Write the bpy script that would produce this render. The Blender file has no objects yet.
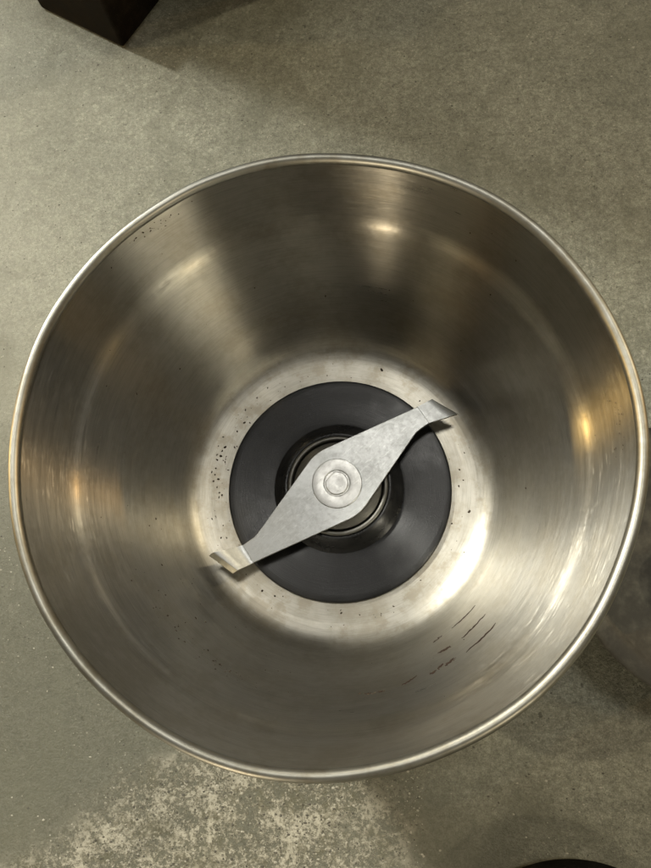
import bpy, bmesh, math, random
from mathutils import Vector, Matrix, noise

random.seed(7)
scene = bpy.context.scene
COL = scene.collection
RAD = math.radians

# ------------------------------------------------------------------ camera
cam_d = bpy.data.cameras.new('camera')
cam = bpy.data.objects.new('camera', cam_d)
COL.objects.link(cam)
cam_d.sensor_fit = 'VERTICAL'
cam_d.sensor_height = 34.6
cam_d.lens = 34.6 * 652.0 / 868.0
cam_d.clip_start = 0.005
cam_d.clip_end = 100
CAM_M = Matrix.Rotation(0.08633935, 3, 'Y') @ Matrix.Rotation(0.23977489, 3, 'X')
cam.matrix_world = Matrix.Translation((0.01225744, -0.0295822, 0.20184551)) @ CAM_M.to_4x4()
scene.camera = cam

# ------------------------------------------------------------------ room light
world = bpy.data.worlds.new('World')
scene.world = world
world.use_nodes = True
bgn = world.node_tree.nodes['Background']
bgn.inputs['Color'].default_value = (1.0, 0.95, 0.84, 1)
bgn.inputs['Strength'].default_value = 0.045

def lamp_at(name, loc, size, power, color, sy=None, aim=(0, 0, 0.03)):
    d = bpy.data.lights.new(name, 'AREA')
    d.shape = 'RECTANGLE' if sy else 'DISK'
    d.size = size
    if sy:
        d.size_y = sy
    d.energy = power
    d.color = color
    o = bpy.data.objects.new(name, d)
    COL.objects.link(o)
    o.location = loc
    o.rotation_euler = (Vector(loc) - Vector(aim)).to_track_quat('Z', 'Y').to_euler()
    return o

def lamp(name, az, el, dist, size, power, color, sy=None):
    v = Vector((math.cos(RAD(az)) * math.cos(RAD(el)), math.sin(RAD(az)) * math.cos(RAD(el)), math.sin(RAD(el))))
    return lamp_at(name, v * dist + Vector((0, 0, 0.03)), size, power, color, sy)

lamp('ceiling_lamp', 76, 76, 2.2, 0.34, 7.6, (1.0, 0.97, 0.89))
lamp_at('side_lamp', (-0.632, 0.517, 0.78), 0.08, 9.2, (1.0, 0.98, 0.89))
lamp_at('second_side_lamp', (-0.60, 0.62, 0.80), 0.12, 2.6, (1.0, 0.97, 0.87))
lamp('back_lamp', 88, 44, 2.4, 0.45, 4.5, (1.0, 0.90, 0.72))
lamp('front_lamp', -112, 14, 2.4, 0.16, 13, (1.0, 0.84, 0.60), 0.8)
lamp('front_right_lamp', -53, 31, 2.2, 0.12, 5.2, (1.0, 0.86, 0.60))
lamp('warm_lamp', 172, 14, 2.0, 0.07, 8, (1.0, 0.66, 0.24))
lamp('warm_far_lamp', 20, 20, 2.0, 0.05, 3.0, (1.0, 0.58, 0.20))
lamp('back_right_lamp', 28, 40, 2.2, 0.08, 9.0, (1.0, 0.87, 0.62))
lamp('left_lamp', 158, 46, 2.2, 0.08, 2.2, (1.0, 0.93, 0.76))
lamp('back_left_lamp', 118, 40, 2.2, 0.06, 4.0, (1.0, 0.84, 0.58))

vs = scene.view_settings
vs.view_transform = 'Standard'
vs.look = 'None'
vs.exposure = 0.1
vs.gamma = 1.0
vs.use_curve_mapping = False
scene.cycles.use_denoising = True
scene.cycles.max_bounces = 7
scene.cycles.glossy_bounces = 6
scene.cycles.use_adaptive_sampling = True
scene.cycles.adaptive_threshold = 0.012
scene.cycles.sample_clamp_indirect = 4.0

# ------------------------------------------------------------------ node helpers
class NT:
    def __init__(self, name):
        self.mat = bpy.data.materials.new(name)
        self.mat.use_nodes = True
        self.t = self.mat.node_tree
        self.bsdf = self.t.nodes['Principled BSDF']
        self.out = self.t.nodes['Material Output']
    def n(self, typ, **kw):
        nd = self.t.nodes.new(typ)
        for k, v in kw.items():
            setattr(nd, k, v)
        return nd
    def l(self, a, b):
        self.t.links.new(a, b)
    def setin(self, sock, v):
        if hasattr(v, 'is_linked') or isinstance(v, bpy.types.NodeSocket):
            self.l(v, sock)
        else:
            sock.default_value = v
    def math(self, op, a, b=0.0, c=0.0, clamp=False):
        m = self.n('ShaderNodeMath', operation=op, use_clamp=clamp)
        self.setin(m.inputs[0], a)
        self.setin(m.inputs[1], b)
        self.setin(m.inputs[2], c)
        return m.outputs[0]
    def smooth(self, v, lo, hi, a=0.0, b=1.0):
        m = self.n('ShaderNodeMapRange', interpolation_type='SMOOTHSTEP')
        self.setin(m.inputs['Value'], v)
        m.inputs['From Min'].default_value = lo
        m.inputs['From Max'].default_value = hi
        m.inputs['To Min'].default_value = a
        m.inputs['To Max'].default_value = b
        return m.outputs['Result']
    def lin(self, v, lo, hi, a=0.0, b=1.0):
        m = self.n('ShaderNodeMapRange')
        self.setin(m.inputs['Value'], v)
        m.inputs['From Min'].default_value = lo
        m.inputs['From Max'].default_value = hi
        m.inputs['To Min'].default_value = a
        m.inputs['To Max'].default_value = b
        return m.outputs['Result']
    def noise(self, vec, scale, detail=4, rough=0.55, dist=0.0, w=None):
        nd = self.n('ShaderNodeTexNoise')
        if w is not None:
            nd.noise_dimensions = '4D'
            self.setin(nd.inputs['W'], w)
        self.l(vec, nd.inputs['Vector'])
        nd.inputs['Scale'].default_value = scale
        nd.inputs['Detail'].default_value = detail
        nd.inputs['Roughness'].default_value = rough
        nd.inputs['Distortion'].default_value = dist
        return nd.outputs['Fac']
    def mix(self, f, a, b, blend='MIX'):
        m = self.n('ShaderNodeMix', data_type='RGBA', blend_type=blend)
        self.setin(m.inputs['Factor'], f)
        self.setin(m.inputs['A'], a)
        self.setin(m.inputs['B'], b)
        # RGBA sockets sit at index 6, 7
        return m
    def mixc(self, f, a, b, blend='MIX'):
        m = self.n('ShaderNodeMix', data_type='RGBA', blend_type=blend)
        self.setin(m.inputs[0], f)
        self.setin(m.inputs[6], a)
        self.setin(m.inputs[7], b)
        return m.outputs[2]
    def bump(self, h, strength, dist, normal=None):
        b = self.n('ShaderNodeBump')
        b.inputs['Strength'].default_value = strength
        b.inputs['Distance'].default_value = dist
        self.l(h, b.inputs['Height'])
        if normal is not None:
            self.l(normal, b.inputs['Normal'])
        return b.outputs['Normal']

def c4(r, g, b):
    return (r, g, b, 1.0)

def polar(m):
    """object coordinates -> (object vec, x, y, z, radius, unit circle vec with z)"""
    tc = m.n('ShaderNodeTexCoord')
    s = m.n('ShaderNodeSeparateXYZ')
    m.l(tc.outputs['Object'], s.inputs[0])
    x, y, z = s.outputs
    r = m.math('SQRT', m.math('ADD', m.math('MULTIPLY', x, x), m.math('MULTIPLY', y, y)))
    cx = m.math('DIVIDE', x, r)
    sx = m.math('DIVIDE', y, r)
    return tc.outputs['Object'], x, y, z, r, cx, sx

def brushed_metal(name, base, rough, aniso, scratch=0.5, dirt=0.4, floor_z=None):
    m = NT(name)
    b = m.bsdf
    obj, x, y, z, r, cx, sx = polar(m)
    def ring_noise(k, ang, detail=3, rgh=0.6):
        cb = m.n('ShaderNodeCombineXYZ')
        m.l(m.math('MULTIPLY', cx, ang), cb.inputs[0])
        m.l(m.math('MULTIPLY', sx, ang), cb.inputs[1])
        m.l(m.math('MULTIPLY', z, k), cb.inputs[2])
        return m.noise(cb.outputs[0], 1.0, detail, rgh, 0.0, m.math('MULTIPLY', r, k))
    fine = ring_noise(3400, 7.0)
    mid = ring_noise(900, 2.2, 4)
    blot = m.noise(obj, 70, 5, 0.6)
    blot2 = m.noise(obj, 420, 5, 0.65)
    rg = m.math('ADD', rough, m.math('MULTIPLY', m.math('SUBTRACT', blot, 0.5), 0.12))
    rg = m.math('ADD', rg, m.math('MULTIPLY', m.math('SUBTRACT', mid, 0.5), 0.12))
    if floor_z:
        onfloor = m.smooth(z, floor_z + 0.0002, floor_z + 0.0070, 1, 0)      # the floor is blasted matt, not brushed
        rg = m.math('ADD', rg, m.math('MULTIPLY', onfloor, 0.10))
        m.l(m.math('SUBTRACT', aniso, m.math('MULTIPLY', onfloor, 0.30)), b.inputs['Anisotropic'])
    if floor_z:
        # short bright scuffs round the shoulder and the upper band
        sc1 = ring_noise(2600, 16.0, 2, 0.5)
        scuff = m.math('MULTIPLY', m.smooth(sc1, 0.50, 0.72), m.smooth(z, 0.052, 0.064))
        scuff = m.math('MULTIPLY', scuff, m.smooth(m.noise(obj, 120, 4, 0.7), 0.45, 0.62))
        rg = m.math('ADD', rg, m.math('MULTIPLY', scuff, 0.12))
    m.l(rg, b.inputs['Roughness'])
    # residue film: a little darker and browner in patches
    film = m.math('MULTIPLY', m.smooth(m.math('ADD', blot, m.math('MULTIPLY', blot2, 0.5)), 0.62, 0.98), dirt)
    if floor_z:
        stain = m.math('MULTIPLY', m.math('MULTIPLY', onfloor, 0.75), m.smooth(m.noise(obj, 150, 4, 0.7), 0.42, 0.66))
        film = m.math('MAXIMUM', film, stain)
    col = m.mixc(film, c4(*base), c4(base[0] * .66, base[1] * .61, base[2] * .52))
    col = m.mixc(m.smooth(fine, 0.40, 0.70, 0.0, 0.42), col, c4(base[0] * .6, base[1] * .6, base[2] * .58))
    m.l(col, b.inputs['Base Color'])
    b.inputs['Metallic'].default_value = 1.0
    b.inputs['Anisotropic'].default_value = aniso
    b.inputs['Anisotropic Rotation'].default_value = 0.25     # grooves run round the axis: the gloss spreads across them
    tg = m.n('ShaderNodeTangent', direction_type='RADIAL', axis='Z')
    m.l(tg.outputs[0], b.inputs['Tangent'])
    h = m.math('ADD', fine, m.math('MULTIPLY', mid, 0.6))
    nrm = m.bump(h, scratch * 0.35, 0.00008)
    nrm = m.bump(blot, 0.08, 0.0006, nrm)
    m.l(nrm, b.inputs['Normal'])
    return m.mat

STEEL = brushed_metal('brushed_steel', (0.490, 0.470, 0.413), 0.31, 1.0, 0.45, 0.6, 0.0150)
RIM = brushed_metal('rim_steel', (0.42, 0.415, 0.37), 0.42, 0.30, 0.5, 0.9)
CUPMET = brushed_metal('cup_steel', (0.22, 0.21, 0.185), 0.45, 0.6, 0.5, 0.5)

def blade_metal(name, base, rough):
    m = NT(name)
    b = m.bsdf
    tc = m.n('ShaderNodeTexCoord')
    obj = tc.outputs['Object']
    n1 = m.noise(obj, 800, 4, 0.75)
    n3 = m.noise(obj, 110, 3, 0.6)
    # rolling marks along the blade and random handling scratches
    mp = m.n('ShaderNodeMapping')
    mp.inputs['Rotation'].default_value = (0, 0, RAD(-41))
    m.l(obj, mp.inputs['Vector'])
    mp2 = m.n('ShaderNodeMapping')
    mp2.inputs['Scale'].default_value = (0.16, 1.0, 1.0)
    m.l(mp.outputs[0], mp2.inputs['Vector'])
    lines = m.noise(mp2.outputs[0], 2600, 3, 0.7)
    rg = m.math('ADD', rough, m.math('MULTIPLY', m.math('SUBTRACT', n1, 0.5), 0.20))
    rg = m.math('ADD', rg, m.math('MULTIPLY', m.math('SUBTRACT', n3, 0.5), 0.15))
    m.l(rg, b.inputs['Roughness'])
    col = m.mixc(m.smooth(m.math('ADD', n1, m.math('MULTIPLY', n3, 0.5)), 0.60, 0.98, 0, 0.6), c4(*base), c4(base[0]*.80, base[1]*.80, base[2]*.79))
    col = m.mixc(m.smooth(lines, 0.55, 0.72, 0, 0.45), col, c4(min(1, base[0]*1.3), min(1, base[1]*1.3), min(1, base[2]*1.28)))
    m.l(col, b.inputs['Base Color'])
    b.inputs['Metallic'].default_value = 1.0
    m.l(m.bump(m.math('ADD', lines, m.math('MULTIPLY', n1, 0.4)), 0.40, 0.00007), b.inputs['Normal'])
    return m.mat

BLADE = blade_metal('blade_steel', (0.69, 0.705, 0.70), 0.47)
BLADE_EDGE = blade_metal('blade_edge_steel', (0.80, 0.78, 0.72), 0.36)
WASHER = blade_metal('washer_steel', (0.72, 0.72, 0.70), 0.42)
COLLAR = blade_metal('collar_steel', (0.24, 0.235, 0.215), 0.50)

def black_plastic(name, base, rough, aniso=0.9, spec=0.50):
    m = NT(name)
    b = m.bsdf
    obj, x, y, z, r, cx, sx = polar(m)
    cb = m.n('ShaderNodeCombineXYZ')
    m.l(m.math('MULTIPLY', cx, 3.0), cb.inputs[0])
    m.l(m.math('MULTIPLY', sx, 3.0), cb.inputs[1])
    m.l(m.math('MULTIPLY', z, 3000), cb.inputs[2])
    ring = m.noise(cb.outputs[0], 1.0, 3, 0.6, 0, m.math('MULTIPLY', r, 4200))
    n3 = m.noise(obj, 160, 5, 0.65)
    n4 = m.noise(obj, 2600, 3, 0.65)
    col = m.mixc(m.smooth(n3, 0.4, 0.75), c4(*base), c4(base[0]*2.1+.004, base[1]*2.1+.004, base[2]*2.0+.004))
    col = m.mixc(m.smooth(n4, 0.60, 0.8, 0, 0.35), col, c4(.16, .155, .14))
    m.l(col, b.inputs['Base Color'])
    m.l(m.math('ADD', rough, m.math('MULTIPLY', m.math('SUBTRACT', n3, 0.5), 0.3)), b.inputs['Roughness'])
    b.inputs['Anisotropic'].default_value = aniso
    b.inputs['Anisotropic Rotation'].default_value = 0.25
    b.inputs['Specular IOR Level'].default_value = spec
    tg = m.n('ShaderNodeTangent', direction_type='RADIAL', axis='Z')
    m.l(tg.outputs[0], b.inputs['Tangent'])
    m.l(m.bump(m.math('ADD', ring, m.math('MULTIPLY', n4, 0.4)), 0.5, 0.00008), b.inputs['Normal'])
    return m.mat

DISC = black_plastic('black_disc_plastic', (0.006, 0.006, 0.0066), 0.34)
CONE = black_plastic('black_cone_plastic', (0.008, 0.008, 0.008), 0.30)
BLOCKM = black_plastic('dark_block_paint', (0.006, 0.004, 0.002), 0.7, 0.0, 0.1)
LIDM = black_plastic('lid_plastic', (0.085, 0.082, 0.070), 0.60, 0.0, 0.2)
SHADOW_DOME_M = black_plastic('shadow_dome_black', (0.005, 0.005, 0.004), 0.8, 0.0, 0.1)  # near black, colours the dome that stands in for a floor shadow

def simple(name, col, rough, metal=0.0):
    m = NT(name)
    tc = m.n('ShaderNodeTexCoord')
    n1 = m.noise(tc.outputs['Object'], 3000, 3)
    m.l(m.mixc(n1, c4(*[v * .7 for v in col]), c4(*[v * 1.3 for v in col])), m.bsdf.inputs['Base Color'])
    m.bsdf.inputs['Roughness'].default_value = rough
    m.bsdf.inputs['Metallic'].default_value = metal
    return m.mat

GOUGE = simple('gouge_dark', (0.045, 0.022, 0.011), 0.8)
BURR = simple('burr_metal', (0.30, 0.26, 0.19), 0.5, 0.7)
CRUMB = simple('crumb_brown', (0.055, 0.038, 0.022), 0.85)

def concrete():
    m = NT('concrete')
    b = m.bsdf
    tc = m.n('ShaderNodeTexCoord')
    obj = tc.outputs['Object']
    s = m.n('ShaderNodeSeparateXYZ')
    m.l(obj, s.inputs[0])
    x, y, z = s.outputs
    big = m.noise(obj, 9, 5, 0.6)
    med = m.noise(obj, 45, 4, 0.65)
    fine = m.noise(obj, 800, 4, 0.8)
    grit = m.noise(obj, 2400, 2, 0.7)
    col = m.mixc(m.smooth(big, 0.3, 0.7), c4(.195, .198, .150), c4(.300, .302, .238))
    col = m.mixc(m.smooth(med, 0.38, 0.72, 0, 0.55), col, c4(.320, .322, .258))
    col = m.mixc(m.smooth(m.noise(obj, 70, 5, 0.6, 0.6), 0.55, 0.75, 0, 0.4), col, c4(.165, .168, .135))
    sp = m.noise(obj, 240, 3, 0.8)
    def mul(col, fac, lo, hi, a, bb, tint=(1, 1, 1)):
        g = m.smooth(fac, lo, hi, a, bb)
        cbm = m.n('ShaderNodeCombineXYZ')
        for i in range(3):
            m.l(m.math('POWER', g, tint[i]), cbm.inputs[i])
        return m.mixc(1.0, col, cbm.outputs[0], 'MULTIPLY')
    col = mul(col, fine, 0.30, 0.70, 0.70, 1.30, (1, 1, 1.1))
    col = mul(col, sp, 0.30, 0.70, 0.82, 1.18)
    col = mul(col, grit, 0.35, 0.65, 0.80, 1.20)
    # pale chips of aggregate and dark pits, strewn unevenly
    warp = m.n('ShaderNodeVectorMath', operation='ADD')
    wn = m.n('ShaderNodeTexNoise')
    m.l(obj, wn.inputs['Vector'])
    wn.inputs['Scale'].default_value = 500
    wsc = m.n('ShaderNodeVectorMath', operation='SCALE')
    m.l(wn.outputs['Color'], wsc.inputs[0])
    wsc.inputs['Scale'].default_value = 0.0035
    m.l(obj, warp.inputs[0])
    m.l(wsc.outputs[0], warp.inputs[1])
    v = m.n('ShaderNodeTexVoronoi', feature='F1')
    m.l(warp.outputs[0], v.inputs['Vector'])
    v.inputs['Scale'].default_value = 420
    vs_ = m.n('ShaderNodeSeparateColor')
    m.l(v.outputs['Color'], vs_.inputs[0])
    chip = m.math('MULTIPLY', m.smooth(v.outputs['Distance'], 0.18, 0.34, 1, 0), m.math('GREATER_THAN', vs_.outputs[0], 0.74))
    chip = m.math('MULTIPLY', chip, m.smooth(m.noise(obj, 22, 3, 0.6), 0.34, 0.58))
    col = m.mixc(m.math('MULTIPLY', chip, 0.60), col, c4(.46, .45, .36))
    pit = m.math('MULTIPLY', m.smooth(v.outputs['Distance'], 0.16, 0.30, 1, 0), m.math('LESS_THAN', vs_.outputs[0], 0.09))
    pit = m.math('MULTIPLY', pit, m.smooth(m.noise(obj, 38, 4, 0.6), 0.44, 0.62))
    col = m.mixc(m.math('MULTIPLY', pit, 0.65), col, c4(.055, .052, .040))
    # stains plus painted shade near corners, paler trowelled skin plus painted light far left
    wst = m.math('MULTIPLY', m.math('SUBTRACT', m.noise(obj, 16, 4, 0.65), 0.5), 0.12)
    stain_shade = m.smooth(m.math('ADD', m.math('ADD', m.math('MULTIPLY', x, 0.9), y), wst), -0.085, -0.015, 1, 0)
    col = m.mixc(m.math('MULTIPLY', stain_shade, 0.70), col, c4(.105, .105, .074))
    pl = m.smooth(m.math('ADD', m.math('SUBTRACT', m.math('MULTIPLY', x, -1.0), m.math('MULTIPLY', y, 0.25)), wst), 0.02, 0.11)
    col = m.mixc(m.math('MULTIPLY', m.math('MULTIPLY', pl, m.smooth(y, -0.05, 0.05)), 0.40), col, c4(.40, .395, .32))
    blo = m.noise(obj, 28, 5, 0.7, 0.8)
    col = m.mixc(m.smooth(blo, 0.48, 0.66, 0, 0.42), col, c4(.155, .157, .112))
    # hairline cracks
    cvn = m.n('ShaderNodeTexVoronoi', feature='DISTANCE_TO_EDGE')
    cw = m.n('ShaderNodeVectorMath', operation='ADD')
    cws = m.n('ShaderNodeVectorMath', operation='SCALE')
    cwn = m.n('ShaderNodeTexNoise')
    m.l(obj, cwn.inputs['Vector'])
    cwn.inputs['Scale'].default_value = 60
    cwn.inputs['Detail'].default_value = 5
    m.l(cwn.outputs['Color'], cws.inputs[0])
    cws.inputs['Scale'].default_value = 0.05
    m.l(obj, cw.inputs[0])
    m.l(cws.outputs[0], cw.inputs[1])
    m.l(cw.outputs[0], cvn.inputs['Vector'])
    cvn.inputs['Scale'].default_value = 17
    crack = m.math('MULTIPLY', m.smooth(cvn.outputs['Distance'], 0.0, 0.010, 1, 0), m.smooth(m.math('ADD', m.noise(obj, 18, 1, 0.5), m.math('MULTIPLY', x, -1.6)), 0.66, 0.72))
    col = m.mixc(m.math('MULTIPLY', crack, 0.3), col, c4(.06, .058, .04))
    # worn patch with exposed pale aggregate: left of it a diagonal border
    wob = m.math('MULTIPLY', m.math('SUBTRACT', m.noise(obj, 40, 5, 0.7), 0.5), 0.05)
    d1 = m.math('ADD', m.math('MULTIPLY', m.math('ADD', x, 0.062), 0.52), m.math('MULTIPLY', m.math('ADD', y, 0.0846), -0.85))
    d1 = m.math('ADD', d1, m.math('MULTIPLY', wob, 0.6))       # > 0 below / right of the border
    d2 = m.math('ADD', m.math('MULTIPLY', m.math('SUBTRACT', x, 0.012), -1.0), m.math('MULTIPLY', wob, 1.6))
    ell = m.math('MULTIPLY', m.smooth(d1, -0.006, 0.008), m.smooth(d2, -0.016, 0.020))
    ell = m.math('MULTIPLY', ell, m.smooth(m.math('ADD', y, wob), -0.20, -0.16))
    worn = m.math('MULTIPLY', ell, m.smooth(m.math('ADD', m.noise(obj, 620, 4, 0.9), m.math('MULTIPLY', m.noise(obj, 90, 5, 0.75), 0.80)), 0.82, 1.00))
    col = m.mixc(m.math('MULTIPLY', worn, 0.88), col, c4(.56, .535, .43))
    wd = m.math('MULTIPLY', ell, m.smooth(m.noise(obj, 120, 5, 0.7), 0.5, 0.62))
    col = m.mixc(m.math('MULTIPLY', wd, 0.55), col, c4(.13, .125, .075))
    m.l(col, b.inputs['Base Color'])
    m.l(m.lin(med, 0.3, 0.7, 0.42, 0.68), b.inputs['Roughness'])
    b.inputs['Specular IOR Level'].default_value = 0.45
    h = m.math('ADD', m.math('MULTIPLY', fine, 1.5), m.math('MULTIPLY', sp, 0.35))
    h = m.math('ADD', h, m.math('MULTIPLY', worn, 1.6))
    nrm = m.bump(h, 0.55, 0.0006)
    m.l(nrm, b.inputs['Normal'])
    return m.mat

CONCRETE = concrete()

# ------------------------------------------------------------------ mesh helpers
def link(name, me, mat, parent=None, smooth=True, loc=None):
    o = bpy.data.objects.new(name, me)
    COL.objects.link(o)
    if mat:
        me.materials.append(mat)
    if smooth:
        for p in me.polygons:
            p.use_smooth = True
    if parent:
        o.parent = parent
    if loc:
        o.location = loc
    return o

def lathe(name, prof, mat, parent=None, seg=256, closed=False, wob=None, split_angle=None):
    """prof: list of (r, z) revolved round Z"""
    verts, faces, idx = [], [], []
    for (r, z) in prof:
        if r < 1e-7:
            idx.append([len(verts)] * seg)
            verts.append((0, 0, z))
        else:
            row = []
            for i in range(seg):
                a = 2 * math.pi * i / seg
                rr, zz = r, z
                if wob:
                    rr, zz = wob(a, r, z)
                row.append(len(verts))
                verts.append((rr * math.cos(a), rr * math.sin(a), zz))
            idx.append(row)
    n = len(prof)
    for k in range(n if closed else n - 1):
        A, B = idx[k], idx[(k + 1) % n]
        for i in range(seg):
            j = (i + 1) % seg
            f = [A[i], A[j], B[j], B[i]]
            g = []
            for q in f:
                if q not in g:
                    g.append(q)
            if len(g) > 2:
                faces.append(g)
    me = bpy.data.meshes.new(name)
    me.from_pydata(verts, [], faces)
    me.update()
    bm = bmesh.new()
    bm.from_mesh(me)
    bmesh.ops.recalc_face_normals(bm, faces=bm.faces)
    if split_angle:
        es = [e for e in bm.edges if len(e.link_faces) == 2 and e.calc_face_angle(0) > split_angle]
        bmesh.ops.split_edges(bm, edges=es)
    bm.to_mesh(me)
    bm.free()
    return link(name, me, mat, parent)

def arc(cx, cz, rx, rz, a0, a1, n):
    return [(cx + rx * math.cos(RAD(a0 + (a1 - a0) * i / n)), cz + rz * math.sin(RAD(a0 + (a1 - a0) * i / n))) for i in range(n + 1)]

def thing(name, label, cat, loc=(0, 0, 0), group=None):
    o = bpy.data.objects.new(name, None)
    COL.objects.link(o)
    o.empty_display_size = 0.01
    o.location = loc
    o['label'] = label
    o['category'] = cat
    if group:
        o['group'] = group
    return o

# ------------------------------------------------------------------ the floor
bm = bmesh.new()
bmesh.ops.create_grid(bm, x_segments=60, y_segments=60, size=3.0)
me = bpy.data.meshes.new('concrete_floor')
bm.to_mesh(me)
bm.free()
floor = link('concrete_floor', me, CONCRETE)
floor['kind'] = 'structure'
floor['label'] = 'olive grey worn concrete floor under the bowl'

# loose grit and sand on the concrete, thickest on the worn patch
def grit_mat():
    m = NT('sand_grains')
    gi = m.n('ShaderNodeNewGeometry')
    r1 = gi.outputs['Random Per Island']
    col = m.mixc(m.smooth(r1, 0.15, 0.5), c4(.085, .08, .06), c4(.27, .26, .20))
    col = m.mixc(m.smooth(r1, 0.5, 0.95), col, c4(.47, .45, .37))
    m.l(col, m.bsdf.inputs['Base Color'])
    m.bsdf.inputs['Roughness'].default_value = 0.6
    return m.mat
gr = random.Random(3)
gv, gf = [], []
def grain(x, y, sz):
    base = len(gv)
    a0 = gr.random() * 6.28
    ex = gr.uniform(.7, 1.6)
    for i in range(5):
        a = a0 + 6.283 * i / 5
        rr = sz * gr.uniform(.7, 1.15)
        gv.append((x + rr * ex * math.cos(a), y + rr * math.sin(a), 0.00001))
    gv.append((x + gr.uniform(-.3, .3) * sz, y + gr.uniform(-.3, .3) * sz, sz * gr.uniform(.25, .6)))
    for i in range(5):
        gf.append((base + i, base + (i + 1) % 5, base + 5))
n = 0
while n < 20000:
    x, y = gr.uniform(-.17, .16), gr.uniform(-.13, .23)
    if math.hypot(x, y) < .046:
        continue
    dens = 0.45 + 0.8 * noise.noise(Vector((x * 26, y * 26, 4.0))) + (0.35 if y > .06 and x > -.03 else 0)
    if gr.random() > dens:
        continue
    grain(x, y, 0.00009 + 0.00026 * gr.random() ** 3.2)
    n += 1
n = 0
while n < 5200:
    x, y = gr.uniform(-.095, .022), gr.uniform(-.13, -.045)
    if math.hypot(x, y) < .046:
        continue
    d1 = (x + .062) * .52 - (y + .0846) * .85 + .018 * noise.noise(Vector((x * 60, y * 60, 1)))
    if d1 < 0 or gr.random() > 0.45 + 0.9 * noise.noise(Vector((x * 70, y * 70, 9.0))):
        continue
    grain(x, y, 0.00012 + 0.00030 * gr.random() ** 2.2)
    n += 1
me = bpy.data.meshes.new('floor_grit')
me.from_pydata(gv, [], gf)
gritob = link('floor_grit', me, grit_mat(), None, smooth=False)
gritob['kind'] = 'stuff'
gritob['label'] = 'fine pale grit and sand strewn over the concrete floor'
gritob['category'] = 'grit'

# ------------------------------------------------------------------ grinder bowl
bowl = thing('grinder_bowl', 'round brushed stainless steel grinder bowl with flat blade and black disc inside', 'bowl')

H = 0.0838           # centre height of the rolled rim
def dent(a, r, z):
    k = 0.00022 * math.sin(3 * a + .6) + 0.00012 * math.sin(7 * a + 1.3) + 0.00010 * noise.noise(Vector((math.cos(a) * 5, math.sin(a) * 5, 2.2)))
    w = max(0.0, min(1.0, (z - 0.05) / 0.03))
    return r + k * w, z + 0.4 * k * w

# inner wall: upper band, soft shoulder, tapered lower wall, fillet to the floor
wall = [(0.0578, 0.0834), (0.0576, 0.0815), (0.0573, 0.0775), (0.0570, 0.0725), (0.0567, 0.0682), (0.0565, 0.0664),
        (0.0560, 0.0648), (0.0552, 0.0633), (0.0546, 0.0614), (0.0541, 0.0590), (0.0530, 0.0540), (0.0517, 0.0480), (0.0505, 0.0420), (0.0494, 0.0360), (0.0484, 0.0300), (0.0478, 0.0265)]
wall = wall[:-1] + [(0.0473, 0.0255), (0.0463, 0.0222), (0.0450, 0.0195), (0.0434, 0.0174), (0.0415, 0.0161), (0.0393, 0.0154)]
def spline(pts, n=6):
    out = []
    for i in range(len(pts) - 1):
        p = [Vector(pts[max(0, min(len(pts) - 1, j))]) for j in (i - 1, i, i + 1, i + 2)]
        for k in range(n):
            t = k / n
            q = 0.5 * ((2 * p[1]) + (p[2] - p[0]) * t + (2 * p[0] - 5 * p[1] + 4 * p[2] - p[3]) * t * t + (3 * p[1] - p[0] - 3 * p[2] + p[3]) * t ** 3)
            out.append((q.x, q.y))
    return out + [tuple(pts[-1])]
wall = spline(wall, 5)
body = lathe('bowl_wall', wall + [(0.0375, 0.0152), (0.0320, 0.0150), (0.020, 0.0150)], STEEL, bowl, 256, wob=dent)
rim = lathe('rim', arc(0.0588, H, 0.0011, 0.0012, 0, 360, 22)[:-1], RIM, body, 256, closed=True, wob=dent)
# the rolled lip's skirt and the outside of the cup
skirt = [(0.0598, 0.0835), (0.0603, 0.0826), (0.0606, 0.0808), (0.0606, 0.0790), (0.0602, 0.0782), (0.0594, 0.0780), (0.0586, 0.0786), (0.0584, 0.0700),
         (0.0576, 0.0640), (0.0562, 0.0600), (0.0530, 0.0460), (0.0505, 0.0300), (0.0490, 0.0200), (0.0470, 0.0120), (0.0440, 0.0080), (0.0440, 0.0010), (0.0430, 0.0)]
outer = lathe('outer_shell', skirt + [(0.0, 0.0)], CUPMET, body, 256, wob=dent, split_angle=RAD(50))

# black disc screwed over the bowl floor
disc = lathe('black_disc', [(0.0322, 0.0149), (0.0322, 0.0160), (0.0320, 0.0164), (0.0315, 0.0166), (0.0300, 0.01655), (0.0240, 0.0163), (0.0192, 0.0162), (0.0186, 0.0160)], DISC, bowl, 200, split_angle=RAD(80))
cone = lathe('raised_hub', [(0.0190, 0.0158), (0.0182, 0.0164), (0.0172, 0.0178), (0.0160, 0.0196), (0.0152, 0.0204), (0.0146, 0.0206), (0.0140, 0.0202), (0.0140, 0.0180)], CONE, bowl, 160)
lathe('collar_ring', [(0.0141, 0.0190), (0.0141, 0.0209), (0.0139, 0.0212), (0.0131, 0.0212), (0.0129, 0.0209), (0.0129, 0.0192)], COLLAR, cone, 160, split_angle=RAD(60))
lathe('bearing_face', [(0.0131, 0.0186), (0.0125, 0.0190), (0.0124, 0.0207), (0.0122, 0.0209), (0.0060, 0.0209), (0.0058, 0.0224)], COLLAR, cone, 120, split_angle=RAD(60))

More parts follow.
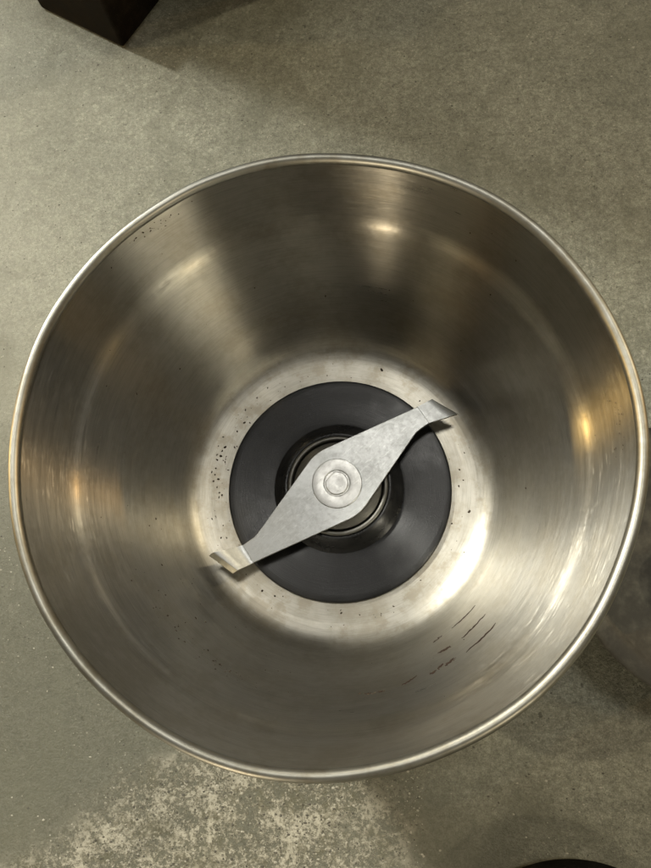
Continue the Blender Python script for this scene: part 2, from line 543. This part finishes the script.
# circumferential gouges where the blade once rubbed the wall, with turned-up burrs beside them
def wall_at(z):
    for i in range(len(wall) - 1):
        (r0, z0), (r1, z1) = wall[i], wall[i + 1]
        if z1 <= z <= z0:
            t = (z0 - z) / max(1e-9, z0 - z1)
            n = Vector((-(z0 - z1), (r0 - r1)))
            n.normalize()
            return r0 + (r1 - r0) * t, n          # n points into the bowl (radial, up)
    return wall[-1][0], Vector((0, 1))
GOUGES = [((-52.61, .02843), (-42.57, .0283), .00030, 0), ((-52.77, .03943), (-43.52, .03893), .00036, 0), ((-54.52, .0487), (-44.15, .04799), .00034, 0),
          ((-59.64, .02906), (-56.17, .02831), .00024, 0), ((-60.28, .03838), (-56.36, .0395), .0005, 0), ((-60.63, .04828), (-57.66, .04755), .0005, 0),
          ((-64.91, .04862), (-62.86, .0481), .0004, 0), ((-62.42, .04746), (-60.6, .0470), .0004, 0), ((-72.19, .04818), (-67.82, .04621), .00036, 0),
          ((-81.35, .04827), (-79.77, .04827), .00022, 0), ((-78.29, .04854), (-76.79, .04849), .00022, 0),
          ((-60.1, .03790), (-56.9, .0389), .00034, 1), ((-60.9, .04760), (-57.9, .04690), .0004, 1), ((-64.6, .0478), (-63.0, .0474), .0003, 1), ((-71.6, .0475), (-68.2, .0457), .0003, 1),
          ((-81.3, .0479), (-77.0, .0480), .00018, 1), ((-59.4, .0286), (-56.6, .0279), .00018, 1)]
for (a0, z0), (a1, z1), w, kind in GOUGES[:11]:
    verts, faces = [], []
    N = 14
    for i in range(N + 1):
        t = i / N
        jag = noise.noise(Vector((t * 9 + a0, z0 * 900, 0.5))) * w * (1.6 if i and z0 else 0.9)
        a, z = RAD(a0 + (a1 - a0) * t), z0 + (z1 - z0) * t + jag
        ww = w * (0.25 + 0.75 * math.sin(math.pi * min(1, max(0, t))) ** 0.6) * (0.75 + 0.5 * random.random()) * 1.35
        for k, (dz, lift) in enumerate(((-ww, 0.00002), (0, 0.00009 if kind == 0 else 0.00028), (ww, 0.00002))):
            r, n = wall_at(z + dz)
            verts.append(((r + n.x * lift) * math.cos(a), (r + n.x * lift) * math.sin(a), z + dz + n.y * lift))
    for i in range(N):
        for k in range(2):
            q = i * 3 + k
            faces.append((q, q + 1, q + 4, q + 3))
    me = bpy.data.meshes.new('gouge')
    me.from_pydata(verts, [], faces)
    link('gouge' if kind == 0 else 'burr', me, GOUGE if kind == 0 else BURR, body)

# ground-up residue sticking to the floor and lower wall
cv, cf = [], []
def crumb(az, z, size, r=None, flat=0.5):
    if r is None:
        r, n = wall_at(z)
        n3 = Vector((n.x * math.cos(az), n.x * math.sin(az), n.y))
    else:
        z = 0.0150 + max(0, r - .032) * 0.04
        n3 = Vector((0, 0, 1))
    size *= 1.45
    c = Vector((r * math.cos(az), r * math.sin(az), z)) + n3 * size * 0.15
    t1 = n3.orthogonal().normalized()
    t1.rotate(Matrix.Rotation(random.random() * 6.28, 3, n3))
    t2 = n3.cross(t1)
    base = len(cv)
    ex = random.uniform(0.7, 2.1)
    k = 6
    for i in range(k):
        a = 6.283 * i / k
        rr = size * random.uniform(.6, 1.1)
        cv.append(c + t1 * math.cos(a) * rr * ex + t2 * math.sin(a) * rr - n3 * size * .2)
    cv.append(c + n3 * size * flat + t1 * random.uniform(-.3, .3) * size)
    for i in range(k):
        cf.append((base + i, base + (i + 1) % k, base + k))
rnd = random.Random(21)
random.seed(5)
for i in range(150):                                   # floor, thickest on the left
    az = RAD(rnd.choice([rnd.gauss(165, 32), rnd.gauss(165, 32), rnd.gauss(235, 30), rnd.uniform(0, 360), rnd.uniform(0, 360)]))
    crumb(az, 0, 0.00007 + 0.00016 * rnd.random() ** 2.2, r=rnd.uniform(.0329, .0412))
for az, r, sz in ((159.3, .0363, .00042), (161.5, .0367, .00035), (164, .0366, .00045), (182.6, .0344, .00042), (175, .0358, .00030), (176, .0372, .00032), (172, .0381, .00028), (173, .0370, .00025),
                  (150, .0352, .00025), (-11, .0375, .0004), (-28, .0395, .00035), (-127, .0362, .0004), (8, .0350, .0003), (3, .0356, .0003), (70, .038, .0004)):
    crumb(RAD(az), 0, sz * .8, r=r)
for i in range(150):                                   # lower wall and shoulder
    m = rnd.random()
    if m < .45:
        az, z = rnd.gauss(-122, 12), rnd.gauss(.0490, .0022)
    elif m < .75:
        az, z = rnd.gauss(-140, 25), rnd.uniform(.020, .050)
    else:
        az, z = rnd.uniform(0, 360), rnd.uniform(.020, .078)
    crumb(RAD(az), max(.018, min(.081, z)), 0.00006 + 0.00016 * rnd.random() ** 2)
for i in range(46):                                    # crust under the rim
    if i < 26:
        az, z, sz = rnd.gauss(128, 5), .0826 - abs(rnd.gauss(0, .0016)), rnd.uniform(.00005, .00015)
    else:
        az, z, sz = rnd.gauss(3, 3.5), rnd.gauss(.0782, .0016), rnd.uniform(.00005, .00012)
    crumb(RAD(az), min(z, .0829), sz)
for i in range(46):                                    # flakes torn out along the gouges
    g = GOUGES[rnd.choice([4, 4, 5, 5, 6, 7, 8, 3, 9, 10])]
    t = rnd.random()
    crumb(RAD(g[0][0] + (g[1][0] - g[0][0]) * t + rnd.gauss(0, .5)), g[0][1] + (g[1][1] - g[0][1]) * t + rnd.gauss(0, .00035), rnd.uniform(.00006, .00022))
me = bpy.data.meshes.new('dry_residue')
me.from_pydata(cv, [], cf)
res = link('dry_residue', me, CRUMB, None, smooth=False)
res['kind'] = 'stuff'
res['label'] = 'dark brown specks of dry residue stuck inside the steel bowl'
res['category'] = 'residue'

# ------------------------------------------------------------------ blade
PX = (0.20184551 - 0.0235) / 652.0 * 1.02       # metres per photograph pixel at blade height
BZ = 0.0226                                  # underside
TH = 0.0011
def P(dx, dy):
    return Vector((dx * PX, -dy * PX))
def corner(p0, p1, p2, rad, n=5):
    """round the corner p1"""
    a = (p0 - p1).normalized()
    b = (p2 - p1).normalized()
    s, e = p1 + a * rad, p1 + b * rad
    out = []
    for i in range(n + 1):
        t = i / n
        out.append(s * (1 - t) ** 2 + p1 * 2 * t * (1 - t) + e * t * t)
    return out
# flat middle of the blade up to the two bend lines
K1, K2 = P(82, -77), P(93, -60)          # bend line of the right tip
D, F = P(80, -51), P(22, 31)
K1b, K2b, Db, Fb = -K1, -K2, -D, -F
outline = [K1, K2] + corner(K2, D, F, 4 * PX) + corner(D, F, K1b, 12 * PX) + [K1b, K2b] + corner(K2b, Db, Fb, 4 * PX) + corner(Db, Fb, K1, 12 * PX)
def slab(name, top, bot, mat, parent, edge_mat=None, bev=0.00012):
    bm = bmesh.new()
    vt = [bm.verts.new(v) for v in top]
    vb = [bm.verts.new(v) for v in bot]
    n = len(top)
    bm.faces.new(vt)
    bm.faces.new(list(reversed(vb)))
    for i in range(n):
        f = bm.faces.new([vt[i], vb[i], vb[(i + 1) % n], vt[(i + 1) % n]])
        if edge_mat:
            f.material_index = 1
    bmesh.ops.recalc_face_normals(bm, faces=bm.faces)
    if bev:
        es = [e for e in bm.edges if e.calc_face_angle(0) > RAD(45)]
        bmesh.ops.bevel(bm, geom=es, offset=bev, segments=2, affect='EDGES', profile=0.5, clamp_overlap=True)
    me = bpy.data.meshes.new(name)
    bm.to_mesh(me)
    bm.free()
    o = link(name, me, mat, parent, smooth=False)
    if edge_mat:
        me.materials.append(edge_mat)
    return o
blade = slab('blade', [(v.x, v.y, BZ + TH) for v in outline], [(v.x, v.y, BZ) for v in outline], BLADE, bowl, BLADE_EDGE)
def tip(sign, bend, cut=0.0):
    k1, k2 = K1 * sign, K2 * sign
    a, b = P(97, -85) * sign, P(122, -69) * sign
    if bend > 0:
        a, b = k1.lerp(a, .94), k2.lerp(b, .88)
    ax = (k2 - k1).normalized()
    nrm = Vector((-ax.y, ax.x))
    if nrm.dot(b - k1) < 0:
        nrm = -nrm
    BL = 0.0022                               # plan length of the rounded bend
    tb = math.tan(RAD(bend))
    def height(d):
        return tb * d * d / (2 * BL) if d < BL else tb * (d - BL / 2)
    def slope(d):
        return math.atan(tb * min(1.0, d / BL))
    rows = [0, .04, .09, .15, .22, .30, .6, .93, 1.0]
    bm = bmesh.new()
    grid = []
    for i, t in enumerate(rows):
        e1, e2 = k1.lerp(a, t), k2.lerp(b, t)
        row = []
        for p in (e1, e2):
            d = max(0.0, (p - k1).dot(nrm))
            sl = slope(d)
            th = TH * (0.55 if t == 1.0 else 1.0)
            q = Vector((p.x, p.y, BZ + TH + height(d) - (TH * .25 if t == 1.0 else 0)))
            nn = Vector((-nrm.x * math.sin(sl), -nrm.y * math.sin(sl), math.cos(sl)))
            lo = q - nn * th
            if t == 1.0:
                lo = lo + Vector((nrm.x, nrm.y, 0)) * cut
            row.append((bm.verts.new(q), bm.verts.new(lo)))
        grid.append(row)
    for i in range(len(rows) - 1):
        (t0, b0), (t1, b1) = grid[i]
        (t2, b2), (t3, b3) = grid[i + 1]
        bm.faces.new((t0, t1, t3, t2)).smooth = True
        bm.faces.new((b0, b2, b3, b1)).smooth = True
        bm.faces.new((t0, t2, b2, b0)).material_index = 1
        bm.faces.new((t1, b1, b3, t3)).material_index = 1
    (t0, b0), (t1, b1) = grid[-1]
    bm.faces.new((t0, t1, b1, b0)).material_index = 1
    (t0, b0), (t1, b1) = grid[0]
    bm.faces.new((t0, b0, b1, t1))
    bmesh.ops.recalc_face_normals(bm, faces=bm.faces)
    bmesh.ops.split_edges(bm, edges=[e for e in bm.edges if len(e.link_faces) == 2 and e.calc_face_angle(0) > RAD(50)])
    me = bpy.data.meshes.new('blade_tip')
    bm.to_mesh(me)
    bm.free()
    o = link('blade_tip', me, BLADE, blade, smooth=False)
    me.polygons.foreach_set('use_smooth', [p.material_index == 0 for p in me.polygons])
    me.materials.append(BLADE_EDGE)
    return o
tip(1, -2)
tip(-1, 36, 0.0011)
ZT = BZ + TH
lathe('washer', [(0.00695, ZT - .00002), (0.00692, ZT + .00022), (0.00680, ZT + .00034), (0.0064, ZT + .00038), (0.0040, ZT + .00040), (0.0037, ZT + .00036), (0.0035, ZT + .00020), (0.0, ZT + .00020)], WASHER, blade, 96, split_angle=RAD(30))
def flat_circle(r, n=40):
    out = []
    for i in range(n):
        a = 2 * math.pi * i / n
        x, y = r * math.cos(a), r * math.sin(a)
        d = x * math.cos(RAD(135)) + y * math.sin(RAD(135))
        lim = r * .84
        if d > lim:
            x -= (d - lim) * math.cos(RAD(135)); y -= (d - lim) * math.sin(RAD(135))
        out.append((x, y))
    return out
bm = bmesh.new()
rings = [[bm.verts.new((x, y, z)) for x, y in flat_circle(r)] for r, z in ((.0032, ZT + .0001), (.0032, ZT + .00052), (.0030, ZT + .00064), (.0019, ZT + .00066), (.0010, ZT + .00060))]
for A, B in zip(rings, rings[1:]):
    for i in range(40):
        bm.faces.new((A[i], A[(i + 1) % 40], B[(i + 1) % 40], B[i]))
bm.faces.new(rings[-1])
bmesh.ops.recalc_face_normals(bm, faces=bm.faces)
bmesh.ops.split_edges(bm, edges=[e for e in bm.edges if len(e.link_faces) == 2 and e.calc_face_angle(0) > RAD(28)])
me = bpy.data.meshes.new('spindle_pin')
bm.to_mesh(me); bm.free()
link('spindle_pin', me, WASHER, blade)

# ------------------------------------------------------------------ neighbours at the edges of the frame
block = thing('foot_with_shade_blocks', 'dark brown foot at the top left of the concrete with added unseen shadow casters', 'stand', (-0.119, 0.197, 0))
block.rotation_euler.z = math.atan2(-.53, .85)
bm = bmesh.new()
bmesh.ops.create_cube(bm, size=1.0)
for v in bm.verts:
    v.co = Vector((v.co.x * .042 + .021, v.co.y * .060 + .030, v.co.z * .030 + .0152))
bmesh.ops.bevel(bm, geom=list(bm.edges), offset=.0012, segments=3, affect='EDGES', profile=.5)
me = bpy.data.meshes.new('foot')
bm.to_mesh(me); bm.free()
link('foot', me, BLOCKM, block, smooth=False)
bm = bmesh.new()
bmesh.ops.create_cube(bm, size=1.0)
for v in bm.verts:                           # unseen slab added beyond the frame to cast the long floor shadow
    v.co = Vector((v.co.x * .20 - .150, v.co.y * .24 + .122, v.co.z * .34 + .1704))
bmesh.ops.bevel(bm, geom=list(bm.edges), offset=.003, segments=3, affect='EDGES', profile=.5)
me = bpy.data.meshes.new('unseen_shade_slab')
bm.to_mesh(me); bm.free()
link('unseen_shade_slab', me, BLOCKM, block, smooth=False)
bm = bmesh.new()
bmesh.ops.create_cube(bm, size=1.0)
for v in bm.verts:                           # unseen panel added above the frame to darken the floor by the foot
    v.co = Vector((v.co.x * .066 + .063, v.co.y * .085 + .1095, v.co.z * .34 + .1704))
bmesh.ops.bevel(bm, geom=list(bm.edges), offset=.003, segments=3, affect='EDGES', profile=.5)
me = bpy.data.meshes.new('unseen_shade_panel')
bm.to_mesh(me); bm.free()
link('unseen_shade_panel', me, BLOCKM, block, smooth=False)

lid = thing('steel_lid', 'shaded grey round lid on the concrete at right, half hidden by the bowl', 'lid', (0.0950, -0.0210, 0))
lathe('lid_body', [(0.0290, 0.0002), (0.0300, 0.0010), (0.0315, 0.0240), (0.0352, 0.0262), (0.0359, 0.0280), (0.0357, 0.0296), (0.0348, 0.0304), (0.0325, 0.0304), (0.0310, 0.0298), (0.0300, 0.0285), (0.0200, 0.0280), (0.0, 0.0280)], LIDM, lid, 160)
lathe('lid_knob', [(0.0, 0.0279), (0.0080, 0.0279), (0.0070, 0.0300), (0.0070, 0.0340), (0.0088, 0.0360), (0.0084, 0.0385), (0.0, 0.0390)], LIDM, lid, 64)

shade_dome = thing('shadow_dome', 'black dome standing in for a floor shadow at the bottom edge', 'shade_dome', (0.060, -0.1330, 0))  # dark dome put where the floor only lies in shadow
lathe('shadow_dome_body', [(0.029, 0.0002), (0.034, 0.002), (0.036, 0.005), (0.035, 0.008), (0.029, 0.011), (0.015, 0.0125), (0.0, 0.013)], SHADOW_DOME_M, shade_dome, 120)
